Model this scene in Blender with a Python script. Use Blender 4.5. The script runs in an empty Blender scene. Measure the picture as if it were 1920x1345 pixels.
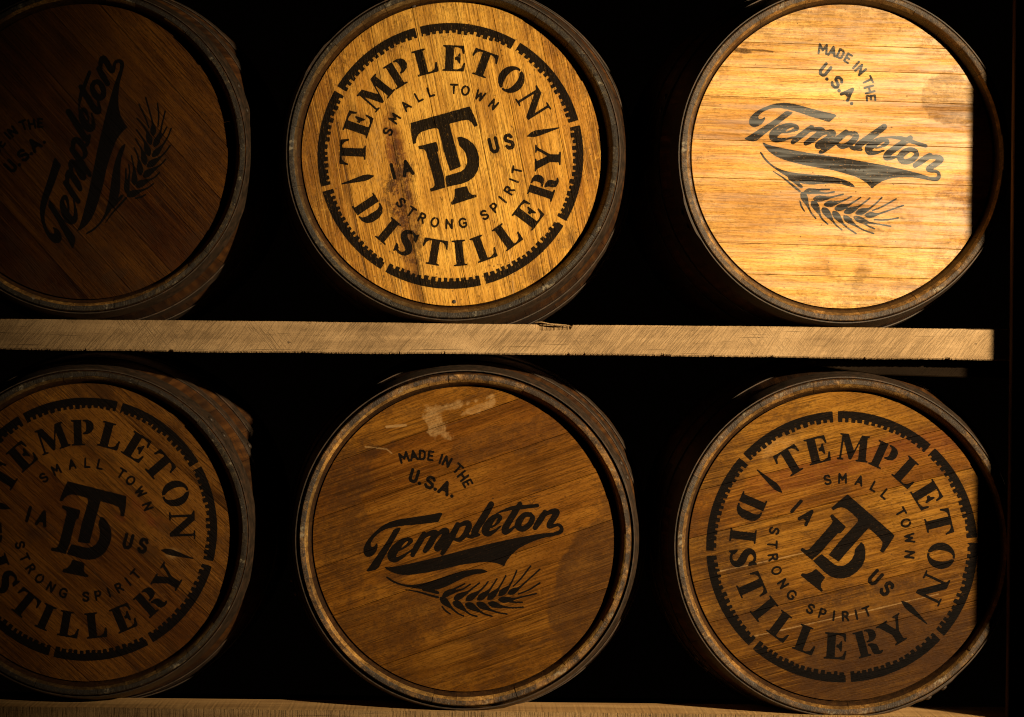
import bpy, bmesh, math, random
import numpy as np
from mathutils import Matrix, Vector

R_ = math.radians
S = bpy.context.scene
COL = S.collection

# ------------------------------------------------------------------ camera
PXM = 1100.0                       # photograph pixels per metre at the barrel fronts
DIST = 6.0
ROLL = R_(0.6)
cam = bpy.data.cameras.new('camera')
cam.sensor_width = 36
cam.lens = PXM * DIST / 1920 * 36
cam.clip_end = 60
camo = bpy.data.objects.new('camera', cam)
COL.objects.link(camo)
camo.matrix_world = Matrix.Translation((0, -DIST, 0)) @ Matrix.Rotation(-ROLL, 4, 'Y') @ Matrix.Rotation(R_(90), 4, 'X')
S.camera = camo

# ------------------------------------------------------------------ world: a dark warehouse, hardly any fill
w = bpy.data.worlds.new('World'); S.world = w; w.use_nodes = True
w.node_tree.nodes['Background'].inputs[0].default_value = (1.0, 0.55, 0.3, 1)
w.node_tree.nodes['Background'].inputs[1].default_value = 0.0004

# ------------------------------------------------------------------ the one lamp, right of the camera and above the lower row
LAMP = Vector((5.0, -6.0, 1.55))
ld = bpy.data.lights.new('spot_lamp', 'SPOT')
ld.energy = 7000
ld.color = (1.0, 0.81, 0.50)
ld.spot_size = R_(21)
ld.spot_blend = 1.0
ld.shadow_soft_size = 0.11
lo = bpy.data.objects.new('spot_lamp', ld); COL.objects.link(lo)
lo.location = LAMP
AIM = Vector((0.80, 0, 0.16))
lo.rotation_euler = (AIM - LAMP).to_track_quat('-Z', 'Y').to_euler()

S.view_settings.view_transform = 'Standard'
S.view_settings.look = 'None'
S.view_settings.exposure = 0
S.view_settings.gamma = 1
S.render.engine = 'CYCLES'
S.cycles.filter_width = 1.1


def W(px, py, y=0.0):
    """a pixel of the photograph and a depth -> a point in the room (the photograph is rolled by 0.6 degrees)"""
    s = (DIST + y) / DIST
    dx = (px - 960) / PXM * s
    dz = (672.5 - py) / PXM * s
    return Vector((dx * math.cos(ROLL) - dz * math.sin(ROLL), y, dx * math.sin(ROLL) + dz * math.cos(ROLL)))


# ================================================================== PRINTS (rasterised from outlines, stencil paint)
NP = 1536
HALF = 0.285                      # metres from the middle to the edge of the print image
PXS = NP / (2 * HALF)


class Print:
    def __init__(self):
        self.m = np.zeros((NP, NP), dtype=bool)

    def _box(self, x0, y0, x1, y1):
        i0 = max(0, int((x0 + HALF) * PXS) - 2); i1 = min(NP, int((x1 + HALF) * PXS) + 3)
        j0 = max(0, int((y0 + HALF) * PXS) - 2); j1 = min(NP, int((y1 + HALF) * PXS) + 3)
        xs = (np.arange(i0, i1) + .5) / PXS - HALF
        ys = (np.arange(j0, j1) + .5) / PXS - HALF
        return slice(j0, j1), slice(i0, i1), xs[None, :], ys[:, None]

    def poly(self, pts, on=True):
        p = np.array(pts, dtype=float)
        sj, si, X, Y = self._box(p[:, 0].min(), p[:, 1].min(), p[:, 0].max(), p[:, 1].max())
        ins = np.zeros((Y.shape[0], X.shape[1]), dtype=bool)
        n = len(p)
        for a in range(n):
            x1, y1 = p[a]; x2, y2 = p[(a + 1) % n]
            if y1 == y2: continue
            c = ((Y >= y1) != (Y >= y2)) & (X < (x2 - x1) * (Y - y1) / (y2 - y1) + x1)
            ins ^= c
        if on: self.m[sj, si] |= ins
        else: self.m[sj, si] &= ~ins

    def stroke(self, pts, on=True):
        for (x1, y1, r1), (x2, y2, r2) in zip(pts[:-1], pts[1:]):
            rm = max(r1, r2)
            sj, si, X, Y = self._box(min(x1, x2) - rm, min(y1, y2) - rm, max(x1, x2) + rm, max(y1, y2) + rm)
            dx, dy = x2 - x1, y2 - y1
            L = dx * dx + dy * dy + 1e-12
            t = np.clip(((X - x1) * dx + (Y - y1) * dy) / L, 0, 1)
            ins = (X - x1 - t * dx) ** 2 + (Y - y1 - t * dy) ** 2 < (r1 + (r2 - r1) * t) ** 2
            if on: self.m[sj, si] |= ins
            else: self.m[sj, si] &= ~ins


def chaikin(p, n=2):
    p = np.array(p, dtype=float)
    for _ in range(n):
        q = np.roll(p, -1, axis=0)
        p = np.stack([.8 * p + .2 * q, .2 * p + .8 * q], 1).reshape(-1, 2)
    return p


def spline(pts, n=8):
    p = np.array(pts, dtype=float)
    if len(p) < 3: return p
    e = np.vstack([2 * p[0] - p[1], p, 2 * p[-1] - p[-2]])
    out = []
    for i in range(1, len(e) - 2):
        a, b, c, d = e[i - 1], e[i], e[i + 1], e[i + 2]
        for t in np.linspace(0, 1, n, endpoint=False):
            out.append(.5 * ((2 * b) + (c - a) * t + (2 * a - 5 * b + 4 * c - d) * t * t + (3 * b - 3 * c + d - a) * t ** 3))
    out.append(p[-1])
    return np.array(out)


# serif stencil capitals: unit height, base line at 0, centred in x; (+1, outline) adds and (-1, outline) cuts
def ell(cx, cy, rx, ry, n=40):
    return [(cx + rx * math.cos(2 * math.pi * k / n), cy + ry * math.sin(2 * math.pi * k / n)) for k in range(n)]


SERIF = {
 'T': [(1, [(-.47,1),(.47,1),(.51,.66),(.44,.66),(.38,.82),(.28,.9),(.16,.92),(.16,.08),(.28,.06),(.28,0),(-.28,0),(-.28,.06),(-.16,.08),(-.16,.92),(-.28,.9),(-.38,.82),(-.44,.66),(-.51,.66)])],
 'E': [(1, [(-.43,1),(-.43,.94),(-.33,.92),(-.33,.08),(-.43,.06),(-.43,0),(.4,0),(.45,.34),(.38,.34),(.3,.14),(.14,.08),(0,.08),(0,.92),(.12,.92),(.28,.87),(.34,.68),(.41,.68),(.38,1)]),
       (1, [(.04,.56),(.04,.44),(.13,.43),(.2,.3),(.26,.3),(.26,.7),(.2,.7),(.13,.57)])],
 'M': [(1, [(-.64,0),(-.64,.06),(-.55,.08),(-.52,.92),(-.62,.94),(-.62,1),(-.26,1),(.04,.4),(.3,1),(.64,1),(.64,.94),(.55,.92),(.57,.08),(.66,.06),(.66,0),(.14,0),(.14,.06),(.25,.08),(.24,.7),(-.04,.04),(-.14,.04),(-.44,.74),(-.46,.08),(-.36,.06),(-.36,0)])],
 'P': [(1, [(-.43,0),(-.43,.06),(-.33,.08),(-.33,.92),(-.43,.94),(-.43,1),(-.02,1),(-.02,.08),(.1,.06),(.1,0)]),
       (1, [(.03,1),(.2,1),(.36,.94),(.45,.82),(.45,.64),(.36,.5),(.2,.43),(.03,.43),(.03,.5),(.12,.53),(.16,.62),(.16,.84),(.12,.92),(.03,.94)])],
 'L': [(1, [(-.43,0),(-.43,.06),(-.33,.08),(-.33,.92),(-.43,.94),(-.43,1),(.1,1),(.1,.94),(0,.92),(0,.08),(.13,.08),(.27,.15),(.35,.38),(.42,.38),(.4,0)])],
 'O': [(1, ell(0, .5, .5, .53)), (-1, ell(0, .5, .21, .44)), (-1, [(.0,.5),(.08,1.1),(.12,1.1),(.04,.5)]), (-1, [(-.04,.5),(-.12,-.1),(-.08,-.1),(0,.5)])],
 'N': [(1, [(-.56,1),(-.2,1),(.32,.36),(.32,.92),(.2,.94),(.2,1),(.54,1),(.54,.94),(.42,.92),(.42,0),(.28,0),(-.32,.74),(-.32,.08),(-.2,.06),(-.2,0),(-.54,0),(-.54,.06),(-.42,.08),(-.42,.88),(-.56,.94)])],
 'D': [(1, [(-.49,0),(-.49,.06),(-.39,.08),(-.39,.92),(-.49,.94),(-.49,1),(-.06,1),(-.06,0)]),
       (1, [(0,1),(.22,.98),(.4,.86),(.49,.66),(.49,.34),(.4,.14),(.22,.02),(0,0),(0,.07),(.1,.1),(.16,.25),(.17,.75),(.1,.9),(0,.93)])],
 'I': [(1, [(-.27,0),(-.27,.06),(-.16,.08),(-.16,.92),(-.27,.94),(-.27,1),(.27,1),(.27,.94),(.16,.92),(.16,.08),(.27,.06),(.27,0)])],
 'R': [(1, [(-.47,0),(-.47,.06),(-.37,.08),(-.37,.92),(-.47,.94),(-.47,1),(-.06,1),(-.06,.08),(.04,.06),(.04,0)]),
       (1, [(-.01,1),(.18,1),(.34,.94),(.41,.84),(.41,.68),(.34,.57),(.18,.51),(-.01,.5),(-.01,.57),(.08,.59),(.12,.66),(.12,.85),(.08,.92),(-.01,.94)]),
       (1, [(.0,.46),(.17,.45),(.33,.38),(.38,.26),(.38,.14),(.42,.08),(.5,.12),(.54,.07),(.46,-.01),(.32,-.03),(.16,.02),(.1,.12),(.08,.3),(.0,.4)])],
 'Y': [(1, [(-.55,1),(-.55,.94),(-.46,.92),(-.16,.42),(-.16,.08),(-.27,.06),(-.27,0),(.27,0),(.27,.06),(.16,.08),(.16,.42),(.43,.92),(.53,.94),(.53,1),(.2,1),(.2,.94),(.3,.92),(.08,.52),(-.12,.92),(-.03,.94),(-.03,1)])],
}
SERIF_S = [(.25,.74,.05),(.19,.89,.05),(.02,.95,.06),(-.17,.88,.09),(-.22,.73,.12),(-.1,.58,.14),(.1,.45,.15),(.22,.28,.13),(.16,.12,.09),(0,.05,.06),(-.19,.1,.05),(-.28,.27,.05)]
SANS = {
 'S': [[(.32,.8),(.18,.97),(-.16,.97),(-.32,.8),(-.28,.62),(.28,.4),(.33,.2),(.18,.03),(-.18,.03),(-.33,.2)]],
 'M': [[(-.42,0),(-.38,1),(0,.35),(.38,1),(.42,0)]],
 'A': [[(-.38,0),(0,1),(.38,0)], [(-.24,.33),(.24,.33)]],
 'L': [[(-.26,1),(-.26,.02),(.32,.02)]],
 'T': [[(-.4,.98),(.4,.98)], [(0,.98),(0,0)]],
 'O': [[(.42*math.cos(a), .5+.5*math.sin(a)) for a in [k*math.pi/8 for k in range(17)]]],
 'W': [[(-.5,1),(-.26,0),(0,.8),(.26,0),(.5,1)]],
 'N': [[(-.34,0),(-.34,1),(.34,0),(.34,1)]],
 'R': [[(-.3,0),(-.3,.98),(.12,.98),(.3,.86),(.3,.64),(.12,.5),(-.3,.5)], [(.02,.5),(.34,0)]],
 'P': [[(-.3,0),(-.3,.98),(.14,.98),(.32,.86),(.32,.6),(.14,.46),(-.3,.46)]],
 'G': [[(.34,.82),(.1,1),(-.22,.95),(-.42,.7),(-.42,.3),(-.22,.05),(.12,0),(.36,.16),(.36,.46),(.08,.46)]],
 'I': [[(0,0),(0,1)]],
 'U': [[(-.33,1),(-.33,.2),(-.15,.03),(.15,.03),(.33,.2),(.33,1)]],
 'D': [[(-.3,.02),(-.3,.98),(.12,.98),(.32,.8),(.32,.2),(.12,.02),(-.3,.02)]],
 'E': [[(.3,.98),(-.28,.98),(-.28,.02),(.3,.02)], [(-.28,.5),(.2,.5)]],
 'H': [[(-.32,0),(-.32,1)], [(.32,0),(.32,1)], [(-.32,.5),(.32,.5)]],
 '.': [[(0,.08),(.001,.08)]],
}


def frame(cx, cy, rot, sx, sy=None, slant=0.0):
    sy = sy or sx
    c, s = math.cos(rot), math.sin(rot)

    def f(x, y):
        x = x * sx + slant * y * sy; y = y * sy
        return (cx + c * x - s * y, cy + s * x + c * y)
    return f


def put_serif(P, ch, f, h):
    if ch == 'S':
        P.stroke([f(x, y) + (r * h,) for x, y, r in spline(SERIF_S, 6)])
        P.poly([f(x, y) for x, y in [(.16,.8),(.3,.66),(.35,.66),(.33,1.0),(.28,1.0),(.22,.93)]])
        P.poly([f(-x, 1 - y) for x, y in [(.16,.8),(.3,.66),(.35,.66),(.33,1.0),(.28,1.0),(.22,.93)]])
        return
    for sgn, pts in SERIF[ch]:
        P.poly([f(x, y) for x, y in pts], sgn > 0)


def put_sans(P, ch, f, r):
    for line in SANS[ch]:
        P.stroke([f(x, y) + (r,) for x, y in line])
    if ch in 'OP':                                # little stencil bridges
        P.stroke([f(0, 1.2) + (r * .25,), f(0, .8) + (r * .25,)], False)


U = 1 / PXM


def round_emblem():
    P = Print(); rnd = random.Random(3)
    # toothed ring in eight pieces
    for k in range(8):
        a0 = R_(45 * k + 1.1); a1 = R_(45 * (k + 1) - 1.1)
        n = 60
        out = [(250.5 * U * math.cos(a0 + (a1 - a0) * i / n), 250.5 * U * math.sin(a0 + (a1 - a0) * i / n)) for i in range(n + 1)]
        inn = []
        a = a0; tooth = True
        while a < a1:
            st = R_(rnd.uniform(1.5, 2.3) if tooth else rnd.uniform(.7, 1.3))
            r = (230.5 + rnd.uniform(-1.5, 1.5)) if tooth else (236.5 + rnd.uniform(-1.5, 1.5))
            b = min(a + st, a1)
            inn += [(r * U * math.cos(a), r * U * math.sin(a)), (r * U * math.cos(b), r * U * math.sin(b))]
            a = b; tooth = not tooth
        P.poly(out + inn[::-1])
    H = 49 * U
    for ch, a in zip('TEMPLETON', [163.3, 146.3, 125.5, 107.3, 90.3, 73.5, 56, 37, 17.5]):
        t = R_(a)
        f = frame(159.5 * U * math.cos(t), 159.5 * U * math.sin(t), t - math.pi / 2, H * (1.0 if ch != 'M' else .9), H)
        put_serif(P, ch, f, H)
    for ch, a in zip('DISTILLERY', [199.0, 215.8, 228.5, 246.0, 260.8, 275.6, 291.5, 308.5, 327, 344.2]):
        t = R_(a)
        f = frame(208 * U * math.cos(t), 208 * U * math.sin(t), t + math.pi / 2, H * .97, H)
        put_serif(P, ch, f, H)
    h = 16.5 * U
    for ch, a in zip('SMALLTOWN', [144.3, 131.6, 117.2, 103.8, 92.6, 72.6, 62.6, 49.4, 35.6]):
        t = R_(a)
        put_sans(P, ch, frame(118 * U * math.cos(t), 118 * U * math.sin(t), t - math.pi / 2, h * .93, h), 2.0 * U)
    for ch, a in zip('STRONGSPIRIT', [208.9, 220.4, 230.9, 242.3, 254.4, 266.2, 285.5, 296, 305.6, 315.1, 324.3, 333.4]):
        t = R_(a)
        put_sans(P, ch, frame(136.5 * U * math.cos(t), 136.5 * U * math.sin(t), t + math.pi / 2, h * .93, h), 2.0 * U)
    # seed-shaped marks left and right
    for s in (1, -1):
        P.poly([(s * x * U, y * U) for x, y in [(147, -.5), (158, 5.2), (168, 6.5), (212, 1.2), (213, -.8), (170, -5.5), (160, -5)]])
    # monogram, traced relative to the middle of the emblem
    c0 = (645.6, 721.8); k = 4.483; th = R_(-14.5)

    def q(p):
        x = (p[0] - c0[0]) / k * U; y = -(p[1] - c0[1]) / k * U
        return (x * math.cos(th) - y * math.sin(th), x * math.sin(th) + y * math.cos(th))
    for o in ([(308,443),(808,303),(842,372),(878,465),(848,478),(825,440),(795,418),(740,425),(638,452),(655,520),(735,812),(642,850),(600,720),(545,500),(525,485),(460,500),(400,520),(372,545),(358,580),(356,615),(330,622),(316,530)],
              [(372,640),(528,602),(548,672),(535,690),(560,790),(590,890),(600,975),(606,988),(480,1025),(470,1000),(505,985),(513,960),(505,925),(480,830),(440,690),(425,668),(380,665)],
              [(604,892),(730,855),(765,830),(785,790),(787,745),(775,705),(755,670),(722,640),(710,600),(702,565),(735,558),(790,580),(840,620),(872,670),(888,730),(890,800),(875,850),(845,900),(800,935),(740,958),(612,985)],
              [(680,1000),(783,975),(805,1030),(830,1050),(862,1048),(868,1068),(655,1138),(648,1115),(672,1090),(682,1050)]):
        P.poly([q(p) for p in o])
    for ch, px, py in (('U', 1012, 632), ('S', 1140, 600), ('I', 160, 852), ('A', 280, 824)):
        x, y = q((px, py)); h = 25.5 * U
        put_sans(P, ch, frame(x, y - h / 2, 0, h * (.72 if ch != 'A' else .85), h), 3.3 * U)
    return P


def script_emblem():
    """the brush lettering with its swash and the ear of grain, traced from the lower middle barrel"""
    P = Print()
    cx, cy = 872.0, 1012.0

    def q(p, k=4.571, ox=660, oy=920):
        return ((ox + p[0] / k - cx) * U, -(oy + p[1] / k - cy) * U)

    def fill(pts, n=2): P.poly([q(p) for p in (chaikin(pts, n) if n else pts)])

    def st(pts, n=8):
        sp = spline([(a, b, c) for a, b, c in pts], n)
        P.stroke([q((a, b)) + (max(c * (1.24 if c > 11 else 1.05), 1) / 4.571 * U,) for a, b, c in sp])
    fill([(780,190),(650,215),(520,235),(420,248),(330,270),(250,310),(180,370),(120,440),(92,500),(92,540),(108,570),(140,580),(175,565),(205,530),(216,490),(213,458),(203,458),(190,482),(168,493),(154,480),(157,455),(180,415),(225,370),(280,340),(345,322),(430,308),(560,298),(690,282),(738,278),(755,240)], 1)
    fill([(352,338),(420,318),(400,360),(330,480),(265,590),(215,688),(108,708),(150,650),(205,570),(290,450),(340,365)], 1)
    st([(392,520,9),(440,498,9),(485,460,12),(500,436,16),(474,424,13),(425,445,20),(368,505,29),(336,565,31),(352,598,22),(400,590,15),(460,552,10),(510,515,7)])
    # m
    st([(615,382,19),(580,440,21),(545,500,21),(515,560,16)])
    st([(560,470,8),(610,410,12),(670,372,17),(712,372,22),(690,420,23),(655,480,23),(622,525,16)])
    st([(690,440,8),(725,390,12),(775,352,17),(806,355,21),(780,420,23),(735,480,23),(725,508,18),(760,500,11),(800,465,8)])
    # p
    st([(905,300,19),(870,370,23),(830,440,23),(785,525,17),(770,545,14)])
    st([(880,350,8),(930,300,14),(985,285,20),(1000,315,22),(970,380,20),(925,425,17),(885,425,12),(860,405,8)])
    # l
    st([(1192,124,21),(1145,205,24),(1092,290,24),(1050,358,23),(1050,388,16),(1090,385,10)])
    st([(1000,400,14),(1035,398,14),(1070,360,12)])
    # e
    st([(1196,322,7),(1228,300,9),(1256,268,13),(1268,236,16),(1240,224,15),(1200,250,22),(1162,305,27),(1140,352,26),(1165,378,20),(1220,355,12),(1270,315,8)])
    # t
    st([(1440,120,16),(1400,185,22),(1350,265,23),(1310,335,23),(1315,365,18),(1360,345,12),(1410,300,9)])
    st([(1235,205,4),(1290,182,9),(1380,155,14),(1460,148,14),(1590,135,13)])
    # o
    st([(1530,212,17),(1480,215,18),(1435,265,23),(1425,315,23),(1465,335,20),(1520,300,20),(1548,240,18),(1525,210,12)])
    # n
    st([(1655,195,19),(1615,255,22),(1570,325,18)])
    st([(1600,270,8),(1655,215,12),(1715,185,18),(1755,190,22),(1735,235,22),(1700,285,21),(1690,312,17),(1720,312,13),(1770,300,11),(1797,325,13),(1790,358,15),(1740,378,13),(1680,392,12)])
    fill([(265,662),(330,665),(440,645),(600,610),(800,560),(1000,505),(1150,470),(1300,435),(1450,405),(1600,378),(1700,368),(1750,365),(1740,390),(1700,402),(1600,425),(1500,465),(1420,510),(1360,565),(1320,620),(1303,662),(1280,645),(1230,628),(1150,618),(1050,628),(900,650),(750,690),(620,715),(500,732),(420,732),(350,715),(300,690)], 1)
    fill([(278,750),(300,745),(350,780),(430,812),(520,818),(620,800),(720,770),(850,725),(960,695),(1060,680),(1130,683),(1168,705),(1120,718),(1040,727),(960,755),(880,795),(800,835),(740,855),(660,862),(560,850),(480,838),(400,818),(340,795)], 1)
    st([(610,855,12),(680,870,12),(735,885,11)])
    st([(455,858,4),(560,876,7),(650,902,9),(735,925,9)])

    def ear(b, c, r, *awn):
        mx = ((b[0] + c[0]) / 2, (b[1] + c[1]) / 2)
        st([(b[0], b[1], 3), (mx[0], mx[1], r * .8), (c[0], c[1], r)] + [(x, y, (r * .45 if i == 0 and len(awn) > 1 else 7)) for i, (x, y) in enumerate(awn)])
    ear((772,915),(820,888),21,(870,855),(965,808))
    st([(820,895,14),(900,868,10),(955,850,7),(1012,812,7)])
    ear((868,942),(920,915),22,(990,878),(1040,840),(1092,800))
    ear((972,952),(1025,918),23,(1080,880),(1130,835),(1165,790))
    ear((1072,948),(1120,912),23,(1170,870),(1210,815),(1242,765))
    ear((1160,945),(1205,903),23,(1250,855),(1285,800),(1318,738))
    ear((1255,912),(1300,872),22,(1345,830),(1380,770),(1412,695))
    ear((1335,895),(1385,870),21,(1435,840),(1520,765),(1612,682))
    st([(1382,830,6),(1450,760,7),(1532,655,7)])
    st([(1425,897,6),(1520,858,7),(1612,800,7)])
    ear((1250,945),(1315,945),22,(1390,938),(1480,915),(1580,892))
    st([(1350,955,12),(1390,966,7),(1460,968,7)])
    ear((752,925),(795,962),24,(845,1010),(900,1058),(955,1086))
    ear((862,965),(912,990),25,(962,1032),(1010,1070),(1070,1090))
    ear((968,980),(1022,1003),25,(1085,1040),(1140,1070),(1200,1087))
    ear((1065,970),(1120,998),24,(1180,1030),(1250,1055),(1328,1068))
    ear((1165,970),(1222,988),22,(1290,1005),(1380,1015),(1468,1008))
    st([(768,1002,6),(800,1040,8),(840,1068,6)])
    k = 1793 / 160
    for ch, x, y, rot, h, wd, r in (('M',185,322,17,195,1.0,21),('A',390,282,9,190,.95,21),('D',570,268,-1,185,.9,21),('E',752,288,-7,185,.9,20),
                                   ('I',965,352,-19,180,.9,22),('N',1095,410,-26,190,.95,22),('T',1325,562,-42,190,.95,20),('H',1430,715,-52,195,.95,21),('E',1530,868,-62,185,.9,20),
                                   ('U',398,715,-17,245,.8,30),('.',508,880,-17,120,1,34),('S',735,850,-19,235,.95,28),('.',842,1003,-17,120,1,34),('A',1050,965,-22,245,1.0,30),('.',1192,1147,-17,120,1,34)):
        X, Y = q((x, y), k, 740, 830); hh = h / k * U; a = R_(rot)
        f = frame(X + math.sin(a) * hh / 2 * (ch != '.'), Y - math.cos(a) * hh / 2 * (ch != '.'), a, hh * wd, hh)
        put_sans(P, ch, f, 1.15 * r / k * U)
    return P


def gauss(a, sig):
    F = np.fft.rfft2(a)
    ky = np.fft.fftfreq(a.shape[0])[:, None]; kx = np.fft.rfftfreq(a.shape[1])[None, :]
    return np.fft.irfft2(F * np.exp(-2 * (math.pi * sig) ** 2 * (kx ** 2 + ky ** 2)), a.shape)


def fractal(n, seed, beta=1.6, ang=0.0, aniso=1.0, hp=0.0):
    """noise with long streaks along ang when aniso > 1; zero mean, unit deviation"""
    rs = np.random.RandomState(seed)
    F = np.fft.rfft2(rs.randn(n, n))
    ky = np.fft.fftfreq(n)[:, None] * n; kx = np.fft.rfftfreq(n)[None, :] * n
    u = (kx * math.cos(ang) + ky * math.sin(ang)) * aniso
    v = -kx * math.sin(ang) + ky * math.cos(ang)
    k = np.sqrt(u * u + v * v) + 1.0
    A = k ** -beta
    if hp: A = A * (1 - np.exp(-(k / hp) ** 2))
    o = np.fft.irfft2(F * A, (n, n)); o -= o.mean()
    return o / o.std()


def sstep(a, b, x):
    t = np.clip((x - a) / (b - a), 0, 1)
    return t * t * (3 - 2 * t)


def make_image(name, chans):
    n = chans[0].shape[0]
    img = bpy.data.images.new(name, n, n, alpha=False, float_buffer=False)
    img.colorspace_settings.name = 'Non-Color'
    a = np.ones((n, n, 4), dtype=np.float32)
    for i, c in enumerate(chans): a[..., i] = np.clip(c, 0, 1)
    img.pixels.foreach_set(a.ravel()); img.update(); img.pack()
    return img


def print_image(name, P):
    m = P.m.astype(float)
    return make_image(name, [gauss(m, 0.0007 * PXS), gauss(m, 0.0030 * PXS), gauss(m, 0.010 * PXS)])


IMG = {'round': print_image('round_stencil_print', round_emblem()), 'script': print_image('script_stencil_print', script_emblem())}


# ================================================================== MATERIALS
class NT:
    def __init__(self, name):
        self.m = bpy.data.materials.new(name); self.m.use_nodes = True
        self.t = self.m.node_tree; self.n = self.t.nodes; self.l = self.t.links
        self.b = self.n['Principled BSDF']

    def node(self, kind, **kw):
        o = self.n.new(kind)
        for k, v in kw.items(): setattr(o, k, v)
        return o

    def set(self, sock, v):
        if isinstance(v, bpy.types.NodeSocket): self.l.new(v, sock)
        elif isinstance(v, (tuple, list)) and len(v) == 3 and sock.type == 'RGBA': sock.default_value = (*v, 1)
        else: sock.default_value = v

    def math(self, op, a, b=0.0, c=None, clamp=False):
        o = self.node('ShaderNodeMath', operation=op, use_clamp=clamp)
        self.set(o.inputs[0], a); self.set(o.inputs[1], b)
        if c is not None: self.set(o.inputs[2], c)
        return o.outputs[0]

    def mix(self, f, a, b, mode='MIX'):
        o = self.node('ShaderNodeMix', data_type='RGBA', blend_type=mode)
        self.set(o.inputs[0], f); self.set(o.inputs[6], a); self.set(o.inputs[7], b)
        return o.outputs[2]

    def ss(self, x, lo, hi, a=0.0, b=1.0):
        o = self.node('ShaderNodeMapRange', interpolation_type='SMOOTHSTEP')
        self.set(o.inputs[0], x); self.set(o.inputs[1], lo); self.set(o.inputs[2], hi); self.set(o.inputs[3], a); self.set(o.inputs[4], b)
        return o.outputs[0]

    def uv(self, name): return self.node('ShaderNodeUVMap', uv_map=name).outputs[0]

    def scale(self, v, s):
        o = self.node('ShaderNodeVectorMath', operation='MULTIPLY'); self.set(o.inputs[0], v); o.inputs[1].default_value = s
        return o.outputs[0]

    def add(self, v, u):
        o = self.node('ShaderNodeVectorMath', operation='ADD'); self.set(o.inputs[0], v); self.set(o.inputs[1], u)
        return o.outputs[0]

    def noise(self, v, scale, detail=3, rough=.55, w=None, dist=0.0):
        o = self.node('ShaderNodeTexNoise', noise_dimensions='4D' if w is not None else '3D')
        self.l.new(v, o.inputs['Vector']); o.inputs['Scale'].default_value = scale
        o.inputs['Detail'].default_value = detail; o.inputs['Roughness'].default_value = rough; o.inputs['Distortion'].default_value = dist
        if w is not None: self.set(o.inputs['W'], w)
        return o.outputs[0]

    def ramp(self, f, stops):
        o = self.node('ShaderNodeValToRGB'); self.set(o.inputs[0], f)
        e = o.color_ramp.elements
        while len(e) > 1: e.remove(e[-1])
        e[0].position = stops[0][0]; e[0].color = (*stops[0][1], 1)
        for p, c in stops[1:]:
            k = e.new(p); k.color = (*c, 1)
        return o.outputs[0]

    def grain(self, seed=0.0, ring=230.0, rs=1.0):
        """oak along u: returns (broad streaks, growth rings, pores, fine tooth, W)"""
        uv = self.uv('grain')
        rnd = self.node('ShaderNodeObjectInfo').outputs['Random']
        W_ = self.math('MULTIPLY_ADD', rnd, 37.0, seed)
        wob = self.noise(self.scale(uv, (2.2, 7, 1)), 1.0, 2, .5, W_)
        sep = self.node('ShaderNodeSeparateXYZ'); self.l.new(uv, sep.inputs[0])
        v2 = self.math('MULTIPLY_ADD', wob, .030, sep.outputs[1])
        ringy = self.math('SINE', self.math('MULTIPLY', v2, ring))
        streak = self.noise(self.scale(uv, (3.5, 70, 1)), 1.0, 4, .6, W_)
        pores = self.noise(self.scale(uv, (24, 480, 1)), 1.0, 2, .6, W_)
        tooth = self.noise(self.scale(uv, (150, 560, 1)), 1.0, 2, .6, W_)
        return uv, W_, streak, ringy, pores, tooth


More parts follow.
